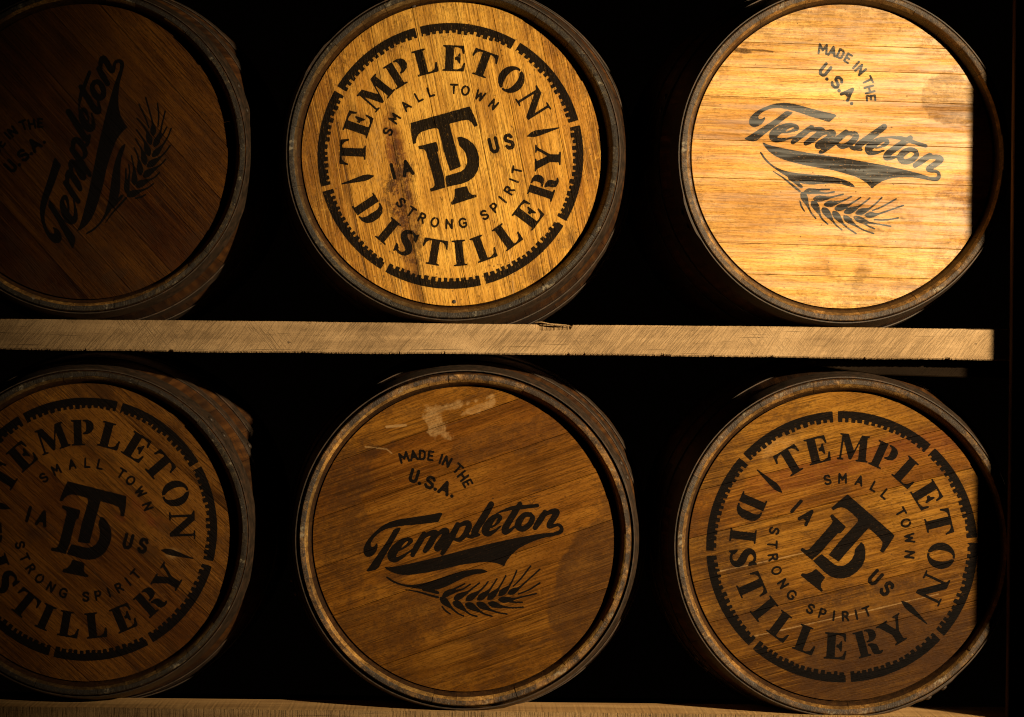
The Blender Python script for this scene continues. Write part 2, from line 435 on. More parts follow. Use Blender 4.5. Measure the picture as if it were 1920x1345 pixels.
def head_material(name, design, stain_shade, tones, rough=.42, coat=.0, worn=.5, gloss_noise=.1, spec=.06, gs=.88):
    """tones: dark, middle and light colour of the oak"""
    T = NT(name)
    bs = .56 if coat else (.40 if gs > .9 else .31)
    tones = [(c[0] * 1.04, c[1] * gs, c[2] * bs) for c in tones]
    uv, W_, streak, ringy, pores, tooth = T.grain(seed=hash_(name))
    f = T.math('MULTIPLY_ADD', ringy, .035, streak)
    big = T.noise(T.scale(uv, (9, 18, 1)), 1.0, 5, .62, W_)
    f = T.math('ADD', T.math('MULTIPLY', f, .42), T.math('MULTIPLY', big, .60))
    col = T.ramp(f, [(.35, tones[0]), (.50, tones[1]), (.65, tones[2])])
    tint = T.node('ShaderNodeObjectInfo').outputs['Color']
    col = T.mix(1.0, col, tint, 'MULTIPLY')
    pd = T.ss(pores, .52, .68)
    col = T.mix(T.math('MULTIPLY', pd, .30 if coat else .45), col, tuple(c * .35 for c in tones[0]))
    td = T.ss(tooth, .47, .68)
    col = T.mix(T.math('MULTIPLY', td, .5), col, tuple(c * .5 for c in tones[0]))
    lines = T.noise(T.scale(uv, (7, 320, 1)), 1.0, 3, .65, T.math('ADD', W_, 21.0))
    reg = T.ss(T.noise(T.scale(uv, (6, 9, 1)), 1.0, 3, .6, T.math('ADD', W_, 4.0)), .36, .62)
    col = T.mix(T.math('MULTIPLY', T.math('MULTIPLY', T.ss(lines, .47, .60), reg), .26 if coat else .52), col, tuple(c * .42 for c in tones[0]))
    col = T.mix(T.math('MULTIPLY', T.math('MULTIPLY', T.ss(lines, .49, .36), reg), .18 if coat else .30), col, tuple(min(1, c * 1.35) for c in tones[2]))
    # medullary flecks: pale short marks across the grain on some boards
    fl = T.noise(T.scale(uv, (60, 38, 1)), 1.0, 4, .7, T.math('ADD', W_, 9.0), dist=1.2)
    col = T.mix(T.math('MULTIPLY', T.ss(fl, .60, .68), .28), col, tones[2])
    # dark flecks and specks
    sp = T.noise(T.scale(uv, (160, 260, 1)), 1.0, 2, .5, T.math('ADD', W_, 3.0))
    col = T.mix(T.math('MULTIPLY', T.ss(sp, .69, .74), .7), col, (.02, .009, .004))
    # stains and painted shade of this barrel: R dark, G pale, B red
    im = T.node('ShaderNodeTexImage', image=stain_shade, extension='EXTEND'); T.l.new(T.uv('head'), im.inputs[0])
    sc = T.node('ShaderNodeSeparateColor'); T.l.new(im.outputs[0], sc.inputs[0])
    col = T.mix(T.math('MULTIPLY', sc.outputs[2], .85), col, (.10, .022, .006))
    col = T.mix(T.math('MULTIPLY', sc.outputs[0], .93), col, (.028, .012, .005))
    col = T.mix(T.math('MULTIPLY', sc.outputs[1], .62), col, (.44, .27, .115))
    # stencil paint
    pi = T.node('ShaderNodeTexImage', image=IMG[design], extension='EXTEND'); T.l.new(T.uv('print'), pi.inputs[0])
    ps = T.node('ShaderNodeSeparateColor'); T.l.new(pi.outputs[0], ps.inputs[0])
    nz = T.noise(T.scale(uv, (200, 420, 1)), 1.0, 3, .7, W_)
    e = T.math('ADD', ps.outputs[0], T.math('MULTIPLY', T.math('SUBTRACT', nz, .5), .85))
    paint = T.ss(e, .36, .62)
    wear = T.ss(T.math('ADD', T.math('MULTIPLY', nz, .5), T.math('MULTIPLY', tooth, .5)), .56, .64)
    paint = T.math('MULTIPLY', paint, T.math('SUBTRACT', 1.0, T.math('MULTIPLY', wear, worn)))
    spray = T.math('MULTIPLY', T.math('MULTIPLY', T.ss(ps.outputs[1], .05, .9), .55), T.ss(nz, .35, .65))
    paint = T.math('MAXIMUM', paint, spray)
    col = T.mix(T.math('MULTIPLY', paint, .985), col, (.0035, .003, .003))
    T.set(T.b.inputs['Base Color'], col)
    rgh = T.math('MULTIPLY_ADD', T.math('SUBTRACT', nz, .5), gloss_noise * 2, rough)
    rgh = T.math('ADD', rgh, T.math('MULTIPLY', paint, .06))
    T.set(T.b.inputs['Roughness'], rgh)
    T.set(T.b.inputs['Specular IOR Level'], T.math('MULTIPLY_ADD', paint, -spec * .7, spec))
    if coat:
        cn = T.noise(T.scale(uv, (5, 90, 1)), 1.0, 4, .7, T.math('ADD', W_, 14.0))
        cw = T.math('MULTIPLY', T.ss(cn, .40, .60, .12, 1.0), T.math('SUBTRACT', 1.0, sc.outputs[0], clamp=True))
        T.set(T.b.inputs['Coat Weight'], T.math('MULTIPLY', cw, coat))
        T.set(T.b.inputs['Coat Roughness'], T.math('MULTIPLY_ADD', cn, .17, .20))
        T.b.inputs['Coat IOR'].default_value = 1.95
    h = T.math('ADD', T.math('MULTIPLY', pd, -.55), T.math('MULTIPLY', tooth, .55))
    h = T.math('ADD', h, T.math('MULTIPLY', lines, -1.1))
    h = T.math('ADD', h, T.math('MULTIPLY', streak, .6))
    bp = T.node('ShaderNodeBump'); bp.inputs['Strength'].default_value = .7; bp.inputs['Distance'].default_value = .0016
    T.set(bp.inputs['Height'], h); T.l.new(bp.outputs[0], T.b.inputs['Normal'])
    return T.m


def hash_(s): return (sum(ord(c) * (i + 3) for i, c in enumerate(s)) % 997) / 7.0


def stave_material(name, tones, dirt=.3, rough=.5, end=False, dust=.45):
    T = NT(name)
    tones = [(c[0], c[1] * .9, c[2] * .6) for c in tones]
    uv, W_, streak, ringy, pores, tooth = T.grain(seed=hash_(name), ring=330)
    eg = T.noise(T.node('ShaderNodeTexCoord').outputs['Object'], 120, 4, .75) if end else None
    col = T.ramp(eg if end else T.math('MULTIPLY_ADD', ringy, .08, streak), [(.28, tones[0]), (.5, tones[1]), (.72, tones[2])])
    tint = T.node('ShaderNodeObjectInfo').outputs['Color']
    col = T.mix(.6 if end else 1.0, col, tint, 'MULTIPLY')
    geo = T.node('ShaderNodeTexCoord').outputs['Object']
    bl = T.noise(geo, 11 if end else 9, 8, .80)
    col = T.mix(T.math('MULTIPLY', T.ss(bl, .42, .54), dirt), col, (.012, .007, .005))
    gr = T.noise(geo, 420, 3, .7)
    col = T.mix(T.math('MULTIPLY', T.ss(gr, .5, .7), .45), col, (.02, .011, .006))
    if not end: pass
    if end:   # grey dust and scuffs on the stave ends
        du = T.noise(geo, 34, 4, .7)
        col = T.mix(T.math('MULTIPLY', T.ss(du, .58, .68), dust), col, (.30, .24, .16))
    T.set(T.b.inputs['Base Color'], col)
    T.b.inputs['Roughness'].default_value = rough
    T.b.inputs['Specular IOR Level'].default_value = .3
    h = T.math('ADD', T.math('MULTIPLY', pores, .5), T.math('MULTIPLY', gr, .5))
    h = T.math('ADD', h, T.math('MULTIPLY', eg if end else streak, .7))
    bp = T.node('ShaderNodeBump'); bp.inputs['Strength'].default_value = .7; bp.inputs['Distance'].default_value = .0016
    T.set(bp.inputs['Height'], h); T.l.new(bp.outputs[0], T.b.inputs['Normal'])
    return T.m


def hoop_material():
    T = NT('dark_hoop_steel')
    g = T.node('ShaderNodeTexCoord').outputs['Object']
    n = T.noise(g, 60, 5, .7); n2 = T.noise(g, 900, 2, .6)
    col = T.ramp(n, [(.35, (.018, .012, .008)), (.55, (.045, .026, .015)), (.68, (.075, .034, .016))])
    col = T.mix(T.math('MULTIPLY', T.ss(n2, .5, .7), .4), col, (.02, .015, .012))
    T.set(T.b.inputs['Base Color'], col)
    T.b.inputs['Metallic'].default_value = .2
    T.b.inputs['Specular IOR Level'].default_value = .3
    T.set(T.b.inputs['Roughness'], T.math('MULTIPLY_ADD', n, .4, .35))
    bp = T.node('ShaderNodeBump'); bp.inputs['Strength'].default_value = .5; bp.inputs['Distance'].default_value = .0006
    T.set(bp.inputs['Height'], n2); T.l.new(bp.outputs[0], T.b.inputs['Normal'])
    return T.m


def sawn_material(name, tones, angs, freq, strength=.8, fine=.5, tint=(1, 1, 1)):
    """rough-sawn timber: u along the board, v up the face; angs = directions of the saw marks in degrees with weights"""
    T = NT(name)
    uv = T.uv('grain'); rnd = T.node('ShaderNodeObjectInfo').outputs['Random']; W_ = T.math('MULTIPLY', rnd, 31.0)
    streak = T.noise(T.scale(uv, (3, 60, 1)), 1.0, 4, .6, W_)
    blotch = T.noise(T.scale(uv, (9, 16, 1)), 1.0, 4, .6, W_)
    col = T.ramp(T.math('ADD', T.math('MULTIPLY', streak, .5), T.math('MULTIPLY', blotch, .5)), [(.33, tones[0]), (.5, tones[1]), (.66, tones[2])])
    h = T.math('MULTIPLY', T.noise(T.scale(uv, (500, 900, 1)), 1.0, 3, .7, W_), fine)
    marks = None
    for i, (ang, wgt, lo_, hi_) in enumerate(angs):
        mp = T.node('ShaderNodeVectorRotate', rotation_type='Z_AXIS'); T.l.new(uv, mp.inputs['Vector']); mp.inputs['Angle'].default_value = R_(-ang)
        # narrow in the cross direction, long along the mark
        m = T.noise(T.scale(mp.outputs[0], (16, freq, 1)), 1.0, 2, .65, T.math('ADD', W_, 5.0 * i))
        region = T.ss(T.noise(T.scale(uv, (7, 10, 1)), 1.0, 3, .6, T.math('ADD', W_, 11.0 + 7 * i)), lo_, hi_)
        k = T.math('MULTIPLY', T.ss(m, .50, .66), region)
        k = T.math('MULTIPLY', k, wgt)
        marks = k if marks is None else T.math('MAXIMUM', marks, k)
    pit = T.ss(T.noise(T.scale(uv, (70, 150, 1)), 1.0, 2, .5, T.math('ADD', W_, 8.0)), .72, .77)
    age = T.ss(T.noise(T.scale(uv, (4, 22, 1)), 1.0, 5, .7, T.math('ADD', W_, 6.0)), .48, .66)
    col = T.mix(T.math('MULTIPLY', age, .35), col, tuple(c * .55 for c in tones[0]))
    # long hair cracks along the board
    cr = T.ss(T.noise(T.scale(uv, (7, 420, 1)), 1.0, 2, .5, T.math('ADD', W_, 2.0)), .66, .71)
    g = T.noise(T.scale(uv, (700, 700, 1)), 1.0, 2, .7, W_)
    col = T.mix(T.math('MULTIPLY', marks, .34), col, tuple(c * .28 for c in tones[0]))
    col = T.mix(T.math('MULTIPLY', T.math('MAXIMUM', cr, pit), .75), col, (.03, .016, .008))
    col = T.mix(T.math('MULTIPLY', T.ss(g, .5, .66), .45), col, tuple(c * .45 for c in tones[0]))
    T.set(T.b.inputs['Base Color'], T.mix(1.0, col, tint, 'MULTIPLY'))
    T.b.inputs['Roughness'].default_value = .72
    T.b.inputs['Specular IOR Level'].default_value = .02 if 'cleat' in name else .3
    h = T.math('SUBTRACT', h, T.math('MULTIPLY', marks, .7))
    h = T.math('SUBTRACT', h, T.math('MULTIPLY', cr, .6))
    bp = T.node('ShaderNodeBump'); bp.inputs['Strength'].default_value = strength; bp.inputs['Distance'].default_value = .0018
    T.set(bp.inputs['Height'], h); T.l.new(bp.outputs[0], T.b.inputs['Normal'])
    return T.m


# ================================================================== MESH HELPERS
def empty(name, loc, label=None, cat=None, group=None):
    o = bpy.data.objects.new(name, None); COL.objects.link(o); o.location = loc
    o.empty_display_size = .1
    if label: o['label'] = label
    if cat: o['category'] = cat
    if group: o['group'] = group
    return o


def mesh_obj(name, me, parent, mats, color=None):
    o = bpy.data.objects.new(name, me); COL.objects.link(o)
    if parent: o.parent = parent
    for m in mats:
        if m.name not in [x.name for x in me.materials if x]: me.materials.append(m)
    if color: o.color = (*color, 1)
    return o


def set_uv(me, name, fn):
    lay = me.uv_layers.new(name=name)
    co = np.empty(len(me.vertices) * 3, dtype=np.float64); me.vertices.foreach_get('co', co); co = co.reshape(-1, 3)
    vi = np.empty(len(me.loops), dtype=np.int32); me.loops.foreach_get('vertex_index', vi)
    uv = fn(co)[vi]
    lay.data.foreach_set('uv', np.ascontiguousarray(uv, dtype=np.float32).ravel())


# ------------------------------------------------------------------ barrel dimensions (metres)
RC = 0.2815       # outside of the staves at the chime
BULGE = 0.042
LEN = 0.90
RH = 0.2600       # head radius
HEADY = 0.026     # the head sits this far behind the stave ends


def r_out(y, k=1.0):
    t = (y - LEN / 2) / (LEN / 2)
    return k * (RC + BULGE * (1 - t * t))


def stave_mesh(a0, a1, k, seed):
    rnd = random.Random(seed)
    dj = rnd.uniform(-.0012, .0008)                     # stave ends do not line up perfectly
    ys = [.0015, .03, .07, .13, .22, .33, .45, .57, .68, .77, .83, .87, .9]
    prof = [(y + (dj if y < .01 else 0), r_out(y, k)) for y in ys]
    prof[0] = (dj + .0018, r_out(0, k))
    th = .026
    prof += [(y, r_out(y, k) - th) for y in reversed([.06, .13, .3, .45, .6, .77, .9])]
    prof += [(.048, (RH - .003) * k), (.036, (RH + .0005) * k), (.008 + dj, (.2672 + rnd.uniform(-.0005, .0005)) * k), (dj + .0005, (.2722 + rnd.uniform(-.0008, .0008)) * k), (dj, (.2735) * k), (dj, (RC - .0016) * k)]
    g = .0002 / RC
    n = 4
    vs, fs = [], []
    for i in range(n + 1):
        a = a0 + g + (a1 - a0 - 2 * g) * i / n
        for (y, r) in prof: vs.append((r * math.cos(a), y, r * math.sin(a)))
    m = len(prof)
    mat = []
    for i in range(n):
        for j in range(m):
            j2 = (j + 1) % m
            fs.append((i * m + j, (i + 1) * m + j, (i + 1) * m + j2, i * m + j2))
            yy = max(prof[j][0], prof[j2][0]); rr = max(prof[j][1], prof[j2][1])
            if yy < .004: mat.append(1)                          # stave end
            elif yy < .0105 and rr < .275 * k: mat.append(2)     # bevel
            elif yy < .05 and rr < .275 * k: mat.append(3)       # stained inner wall down to the head
            else: mat.append(0)
    fs.append(tuple(range(m - 1, -1, -1))[::-1]); mat.append(0)
    fs.append(tuple(n * m + j for j in range(m))[::-1]); mat.append(0)
    me = bpy.data.meshes.new('stave'); me.from_pydata(vs, [], fs)
    me.polygons.foreach_set('material_index', mat)
    bm = bmesh.new(); bm.from_mesh(me); bmesh.ops.recalc_face_normals(bm, faces=bm.faces[:]); bm.to_mesh(me); bm.free()
    o = rnd.uniform(0, 5)

    def fn(c):
        r = np.hypot(c[:, 0], c[:, 2]); a = np.arctan2(c[:, 2], c[:, 0])
        return np.stack([c[:, 1] + r + o, (a * RC + .35 * r)], 1)
    set_uv(me, 'grain', fn)
    me.shade_smooth() if hasattr(me, 'shade_smooth') else None
    me.set_sharp_from_angle(angle=R_(28))
    return me


def hoop_mesh(y0, y1, k, gap, seed, lap_at, thick=.0019):
    rnd = random.Random(seed)
    n = 128
    vs, fs = [], []
    ny = 3
    for i in range(n):
        a = 2 * math.pi * i / n
        da = abs((a - lap_at + math.pi) % (2 * math.pi) - math.pi)
        lap = .0019 if da < R_(6.5) else 0.0              # where the strip overlaps itself it is twice as thick
        wob = .0005 * math.sin(3 * a + seed) + .0003 * math.sin(11 * a + 2 * seed)
        ring = []
        for j in range(ny + 1):
            y = y0 + (y1 - y0) * j / ny + wob * .6
            ring.append((y, r_out(y, k) + gap + thick + lap + abs(wob) * .4))
        for j in range(ny, -1, -1):
            y = y0 + (y1 - y0) * j / ny + wob * .6
            ring.append((y, r_out(y, k) + gap + abs(wob) * .4))
        for y, r in ring: vs.append((r * math.cos(a), y, r * math.sin(a)))
    m = 2 * (ny + 1)
    for i in range(n):
        i2 = (i + 1) % n
        for j in range(m):
            j2 = (j + 1) % m
            fs.append((i * m + j, i2 * m + j, i2 * m + j2, i * m + j2))
    me = bpy.data.meshes.new('hoop'); me.from_pydata(vs, [], fs)
    bm = bmesh.new(); bm.from_mesh(me); bmesh.ops.recalc_face_normals(bm, faces=bm.faces[:]); bm.to_mesh(me); bm.free()
    me.shade_smooth(); me.set_sharp_from_angle(angle=R_(40))
    return me


def dome_mesh(name, r, h):
    bm = bmesh.new()
    n = 14
    rings = [(r, 0), (r, h * .35), (r * .8, h * .75), (r * .45, h * .95)]
    vv = [[bm.verts.new((rr * math.cos(2 * math.pi * i / n), rr * math.sin(2 * math.pi * i / n), z)) for i in range(n)] for rr, z in rings]
    top = bm.verts.new((0, 0, h))
    for a, b in zip(vv[:-1], vv[1:]):
        for i in range(n): bm.faces.new((a[i], a[(i + 1) % n], b[(i + 1) % n], b[i]))
    for i in range(n): bm.faces.new((vv[-1][i], vv[-1][(i + 1) % n], top))
    bm.faces.new(vv[0][::-1])
    me = bpy.data.meshes.new(name); bm.to_mesh(me); bm.free(); me.shade_smooth(); me.set_sharp_from_angle(angle=R_(50))
    return me


RIVET = None


def board_mesh(v0, v1, rad, ang, y, proud, print_fn, seed):
    """one board of a barrel head: the strip v0..v1 (across the grain) of a disc; grain runs at angle ang"""
    rnd = random.Random(seed)
    g = .0003
    v0 += g if v0 > -rad else 0; v1 -= g if v1 < rad else 0
    v0c, v1c = max(v0, -rad * .9995), min(v1, rad * .9995)
    t0, t1 = math.asin(v0c / rad), math.asin(v1c / rad)
    n = max(6, int((t1 - t0) / R_(2.5)))
    right = [(rad * math.cos(t0 + (t1 - t0) * i / n), rad * math.sin(t0 + (t1 - t0) * i / n)) for i in range(n + 1)]
    left = [(-x, v) for x, v in reversed(right)]
    out = right + left
    cu = sum(p[0] for p in out) / len(out); cv = sum(p[1] for p in out) / len(out)
    ch = .0005
    inner = []
    for (u, v) in out:                                   # chamfer
        d = Vector((cu - u, cv - v)); L = max(d.length, 1e-6)
        vv = v
        if abs(v - v1c) < 1e-5: vv = v - ch
        elif abs(v - v0c) < 1e-5: vv = v + ch
        s = 1 - ch / rad
        inner.append((u * s, vv))
    ca, sa = math.cos(ang), math.sin(ang)

    def X(u, v, yy): return (u * ca - v * sa, yy, u * sa + v * ca)
    # head face on top of the chamfer gets a slight cup so that light differs board to board
    m = len(out)
    vs = [X(u, v, y - proud) for u, v in inner] + [X(u, v, y - proud + ch * .8) for u, v in out] + [X(u, v, y + .022) for u, v in out]
    fs = [tuple(range(m)), tuple(2 * m + i for i in range(m - 1, -1, -1))]
    for i in range(m):
        j = (i + 1) % m
        fs += [(i, m + i, m + j, j), (m + i, 2 * m + i, 2 * m + j, m + j)]
    me = bpy.data.meshes.new('head_board'); me.from_pydata(vs, [], fs)
    bm = bmesh.new(); bm.from_mesh(me); bmesh.ops.recalc_face_normals(bm, faces=bm.faces[:]); bm.to_mesh(me); bm.free()
    sh = rnd.uniform(0, 9)
    set_uv(me, 'grain', lambda c: np.stack([c[:, 0] * ca + c[:, 2] * sa + sh, -c[:, 0] * sa + c[:, 2] * ca + .3 * sh], 1))
    set_uv(me, 'head', lambda c: np.stack([c[:, 0] / (2 * HALF) + .5, c[:, 2] / (2 * HALF) + .5], 1))
    set_uv(me, 'print', print_fn)
    return me


# ================================================================== STAINS AND PAINTED SHADE, one image per barrel, in the frame of its head
NS = 768


class StainShade:
    def __init__(self, seed, ang):
        self.rs = seed; self.ang = ang
        self.X = ((np.arange(NS) + .5) / NS * 2 - 1)[None, :] * HALF * PXM * np.ones((NS, 1))     # photograph pixels from the middle
        self.Y = ((np.arange(NS) + .5) / NS * 2 - 1)[:, None] * HALF * PXM * np.ones((1, NS))
        self.c = [np.zeros((NS, NS)) for _ in range(3)]
        self.f1 = fractal(NS, seed, 1.7); self.f2 = fractal(NS, seed + 1, 1.1, hp=8); self.g = fractal(NS, seed + 2, 1.5, ang, 9)
        self.base()

    def base(self):
        r = np.hypot(self.X, self.Y)
        edge = sstep(225, 292, r + 14 * self.f1)
        self.c[0] = np.maximum(self.c[0], .45 * edge * sstep(-.5, 1.2, self.f2 + .6 * self.g))
        self.c[0] = np.maximum(self.c[0], .5 * sstep(1.2, 2.6, self.f1 + .5 * self.g))

    def blob(self, ch, x, y, rx, ry, rot, amt, soft=.25, warp=.22, fine=.5, ring=0.0):
        a = R_(rot); dx, dy = self.X - x, self.Y - y
        u = (dx * math.cos(a) + dy * math.sin(a)) / rx; v = (-dx * math.sin(a) + dy * math.cos(a)) / ry
        d = np.sqrt(u * u + v * v) + warp * self.f1
        m = 1 - sstep(1 - soft, 1 + soft, d)
        if ring: m = m * (1 - ring * (1 - sstep(.5, .95, d)))
        m = m * (1 - fine + fine * sstep(-1.2, .9, self.f2))
        self.c[ch] = np.maximum(self.c[ch], amt * m)

    def line(self, ch, pts, r, amt):
        k = 1
        for (x1, y1), (x2, y2) in zip(pts[:-1], pts[1:]):
            dx, dy = x2 - x1, y2 - y1; L = dx * dx + dy * dy + 1e-9
            t = np.clip(((self.X - x1) * dx + (self.Y - y1) * dy) / L, 0, 1)
            d = np.sqrt((self.X - x1 - t * dx) ** 2 + (self.Y - y1 - t * dy) ** 2)
            self.c[ch] = np.maximum(self.c[ch], amt * (1 - sstep(r * .6, r * 1.5, d + .25 * self.f2)))

    def dots(self, n, seed, rmin, rmax, rr, amt=.8):
        rnd = random.Random(seed)
        for _ in range(n):
            a = rnd.uniform(0, 2 * math.pi); q = rnd.uniform(rmin, rmax); r = rnd.uniform(*rr)
            x, y = q * math.cos(a), q * math.sin(a)
            i = int((x / PXM + HALF) / (2 * HALF) * NS); j = int((y / PXM + HALF) / (2 * HALF) * NS); w_ = 8
            if 9 < i < NS - 9 and 9 < j < NS - 9:
                s = (slice(j - w_, j + w_), slice(i - w_, i + w_))
                d = np.hypot(self.X[s] - x, self.Y[s] - y)
                self.c[0][s] = np.maximum(self.c[0][s], amt * (1 - sstep(r * .5, r * 1.3, d)))

    def image(self, name): return make_image(name, self.c)


# ================================================================== THE RACK
oak = ((.16, .075, .024), (.36, .185, .062), (.52, .29, .11))
M_PLANK = sawn_material('rough_sawn_plank', ((.19, .110, .048), (.33, .200, .092), (.43, .272, .134)), [(48, 1.0, .42, .55), (-52, .95, .5, .62), (58, .6, .3, .5)], 620, .75)
M_PLANK_LOW = sawn_material('ribbed_sawn_plank', ((.14, .078, .030), (.25, .142, .055), (.34, .20, .082)), [(88, 1.0, .05, .3), (91, .8, .2, .5)], 330, 1.0, .7)
M_DARK_TIMBER = sawn_material('dark_rack_timber', ((.06, .026, .014), (.10, .045, .022), (.15, .07, .035)), [(50, .6, .4, .6)], 300, .5)
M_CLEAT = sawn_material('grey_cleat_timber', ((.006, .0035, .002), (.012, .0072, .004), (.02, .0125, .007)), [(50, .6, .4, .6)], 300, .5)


def plank_mesh(name, x0, x1, z0, z1, y0, y1, seed, nx=420, rag=.0010, notch=None):
    """a sawn board: cross-section with small broken corners, a wandering lower edge and chips out of it"""
    rnd = random.Random(seed)
    c = .0016
    vs, fs = [], []
    low = 0.0; chips = {}
    i = 0
    while i < nx:
        if rnd.random() < .025:
            L = rnd.randint(1, 4); d = rnd.uniform(.001, .0035)
            for q in range(L): chips[i + q] = d * rnd.uniform(.5, 1)
        i += 1
    ph = [rnd.uniform(0, 6.28) for _ in range(6)]
    for i in range(nx + 1):
        x = x0 + (x1 - x0) * i / nx
        wl = .0009 * math.sin(x * 5 + ph[0]) + .0005 * math.sin(x * 23 + ph[1])
        wt = .0004 * math.sin(x * 7 + ph[2]) + .0002 * math.sin(x * 31 + ph[3])
        jl = rnd.uniform(-1, 1) * rag * .55 + chips.get(i, 0)
        jt = rnd.uniform(-1, 1) * .00025
        dn = 0.0
        if notch and notch[0] < x < notch[1]:
            t = (x - notch[0]) / (notch[1] - notch[0])
            dn = notch[2] * min(1, t * 5) * (1 - .35 * t) * (1 if t < .93 else (1 - t) / .07) + rnd.uniform(-.0006, .0006)
        zt = z1 + wt + jt; zb = z0 + wl + jl
        ring = [(y0 + c * .7, zt - dn * .15), (y0 + dn * 1.2, zt - c * .7 - dn), (y0, zt - .0035 - dn * 1.25), (y0, zb + c * 1.5), (y0 + c * (1 + rnd.random()), zb), (y1 - c, z0), (y1, z0 + c), (y1, z1 - c), (y1 - c, z1)]
        if dn: ring[0] = (y0 + c * .7 + dn * 2.2, zt - .0002)
        vs += [(x, yy, zz) for yy, zz in ring]
    m = 9
    for i in range(nx):
        for j in range(m):
            j2 = (j + 1) % m
            fs.append((i * m + j, (i + 1) * m + j, (i + 1) * m + j2, i * m + j2))
    fs.append(tuple(range(m))); fs.append(tuple(nx * m + j for j in range(m))[::-1])
    me = bpy.data.meshes.new(name); me.from_pydata(vs, [], fs)
    bm = bmesh.new(); bm.from_mesh(me); bmesh.ops.recalc_face_normals(bm, faces=bm.faces[:]); bm.to_mesh(me); bm.free()
    set_uv(me, 'grain', lambda q: np.stack([q[:, 0] + seed, q[:, 2] - q[:, 1] * 1.0 + seed * .37], 1))
    return me


def beam_mesh(name, pts, y0, y1, vert=False):
    """a timber with the outline pts (x, z) and the depth y0..y1, corners chamfered"""
    bm = bmesh.new()
    a = [bm.verts.new((x, y0, z)) for x, z in pts]; b = [bm.verts.new((x, y1, z)) for x, z in pts]
    n = len(pts)
    bm.faces.new(a); bm.faces.new(b[::-1])
    for i in range(n): bm.faces.new((a[i], b[i], b[(i + 1) % n], a[(i + 1) % n]))
    bmesh.ops.recalc_face_normals(bm, faces=bm.faces[:])
    bmesh.ops.bevel(bm, geom=bm.edges[:], offset=.002, segments=1, affect='EDGES')
    me = bpy.data.meshes.new(name); bm.to_mesh(me); bm.free()
    if vert: set_uv(me, 'grain', lambda q: np.stack([q[:, 2], q[:, 0] - q[:, 1]], 1))
    else: set_uv(me, 'grain', lambda q: np.stack([q[:, 0], q[:, 2] - q[:, 1]], 1))
    return me


PF = -0.005                                   # front face of the planks
rack = empty('barrel_rack', (0, 0, -1.25), 'timber rack with a pale rough-sawn plank between two rows of barrels', 'rack')
rack_parts = []


def rp(name, me, mat, label=None):
    o = mesh_obj(name, me, rack, [mat]); o.location = (0, 0, 1.25)
    if label: o['label'] = label
    return o


ZU = .0588; ZL = -.6022
x_a, x_b = -1.45, 1.05
nA, nB = W(998, 604).x, W(1074, 608).x
rp('plank', plank_mesh('plank', x_a, x_b, ZU - .0525, ZU, PF, PF + .13, 4, 1300, notch=(nA, nB, .0062)), M_PLANK, 'pale plank with diagonal saw marks and a splintered top edge')
low = rp('plank', plank_mesh('plank', x_a, x_b, ZL - .0525, ZL, PF, PF + .18, 9, 700, rag=.0008), M_PLANK_LOW, 'plank with upright saw ribs under the lower barrels')
M_TOP = sawn_material('smooth_plank_top', ((.48, .25, .09), (.64, .36, .135), (.74, .45, .18)), [(12, .3, .5, .6)], 300, .35, .3)
low.data.materials.append(M_TOP)
for p in low.data.polygons:
    if p.normal.z > .8: p.material_index = 1
# splinter lifting out of the chipped edge
bm = bmesh.new()
p0 = W(1003, 604.5, PF - .001); p1 = W(1072, 613, PF - .003)
sec = []
for i, (t, wd, hg) in enumerate([(0, .0004, .0004), (.18, .0022, .0016), (.4, .0028, .002), (.62, .0024, .0026), (.85, .0020, .0016), (1, .0004, .0004)]):
    c = p0.lerp(p1, t) + Vector((0, 0, .0010 * math.sin(t * 9)))
    sec.append([bm.verts.new(c + Vector((0, dy, dz))) for dy, dz in ((-wd, 0), (0, hg), (wd, 0), (0, -hg * .6))])
for s0, s1 in zip(sec[:-1], sec[1:]):
    for j in range(4): bm.faces.new((s0[j], s0[(j + 1) % 4], s1[(j + 1) % 4], s1[j]))
bm.faces.new(sec[0]); bm.faces.new(sec[-1][::-1])
me = bpy.data.meshes.new('splinter'); bmesh.ops.recalc_face_normals(bm, faces=bm.faces[:]); bm.to_mesh(me); bm.free()
set_uv(me, 'grain', lambda q: np.stack([q[:, 0], q[:, 2]], 1))
rp('splinter', me, M_PLANK)
# cleat under the upper plank, behind the lower right barrel
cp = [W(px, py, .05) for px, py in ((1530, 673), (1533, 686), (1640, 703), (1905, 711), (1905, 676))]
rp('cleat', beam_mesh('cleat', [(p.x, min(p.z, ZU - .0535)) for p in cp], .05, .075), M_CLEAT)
# rails that carry the barrels, posts at the right, and the upright that throws the shadow on the right of the picture
for zt in (ZU, ZL):
    for ya, yb, zz in ((.30, .36, .034), (.56, .62, .034)):
        rp('rail', beam_mesh('rail', [(x_a, zt - zz - .017), (.74, zt - zz - .017), (.74, zt - zz), (x_a, zt - zz)], ya, yb), M_DARK_TIMBER)
xp = W(1896, 672, PF - .03).x
rp('post', beam_mesh('post', [(xp, -1.25), (xp + .14, -1.25), (xp + .14, .95), (xp, .95)], PF - .03, PF - .002, True), M_DARK_TIMBER)
# upright in front, at the edge of the shadow
edge = W(1856, 640, PF)
ty = -.30
kx = (ty - PF) / (LAMP.y - PF)
xe = edge.x + (LAMP.x - edge.x) * kx
rp('post', beam_mesh('post', [(xe, -1.25), (xe + .16, -1.25), (xe + .16, .95), (xe, .95)], ty, ty + .09, True), M_DARK_TIMBER)


# ================================================================== THE BARRELS
HOOP = hoop_material()
RIVET = dome_mesh('rivet', .0062, .0042)
NAIL = dome_mesh('nail', .0034, .0012)
BUNG_WOOD = stave_material('pale_bung_wood', ((.30, .16, .06), (.48, .28, .11), (.6, .38, .17)), .1)


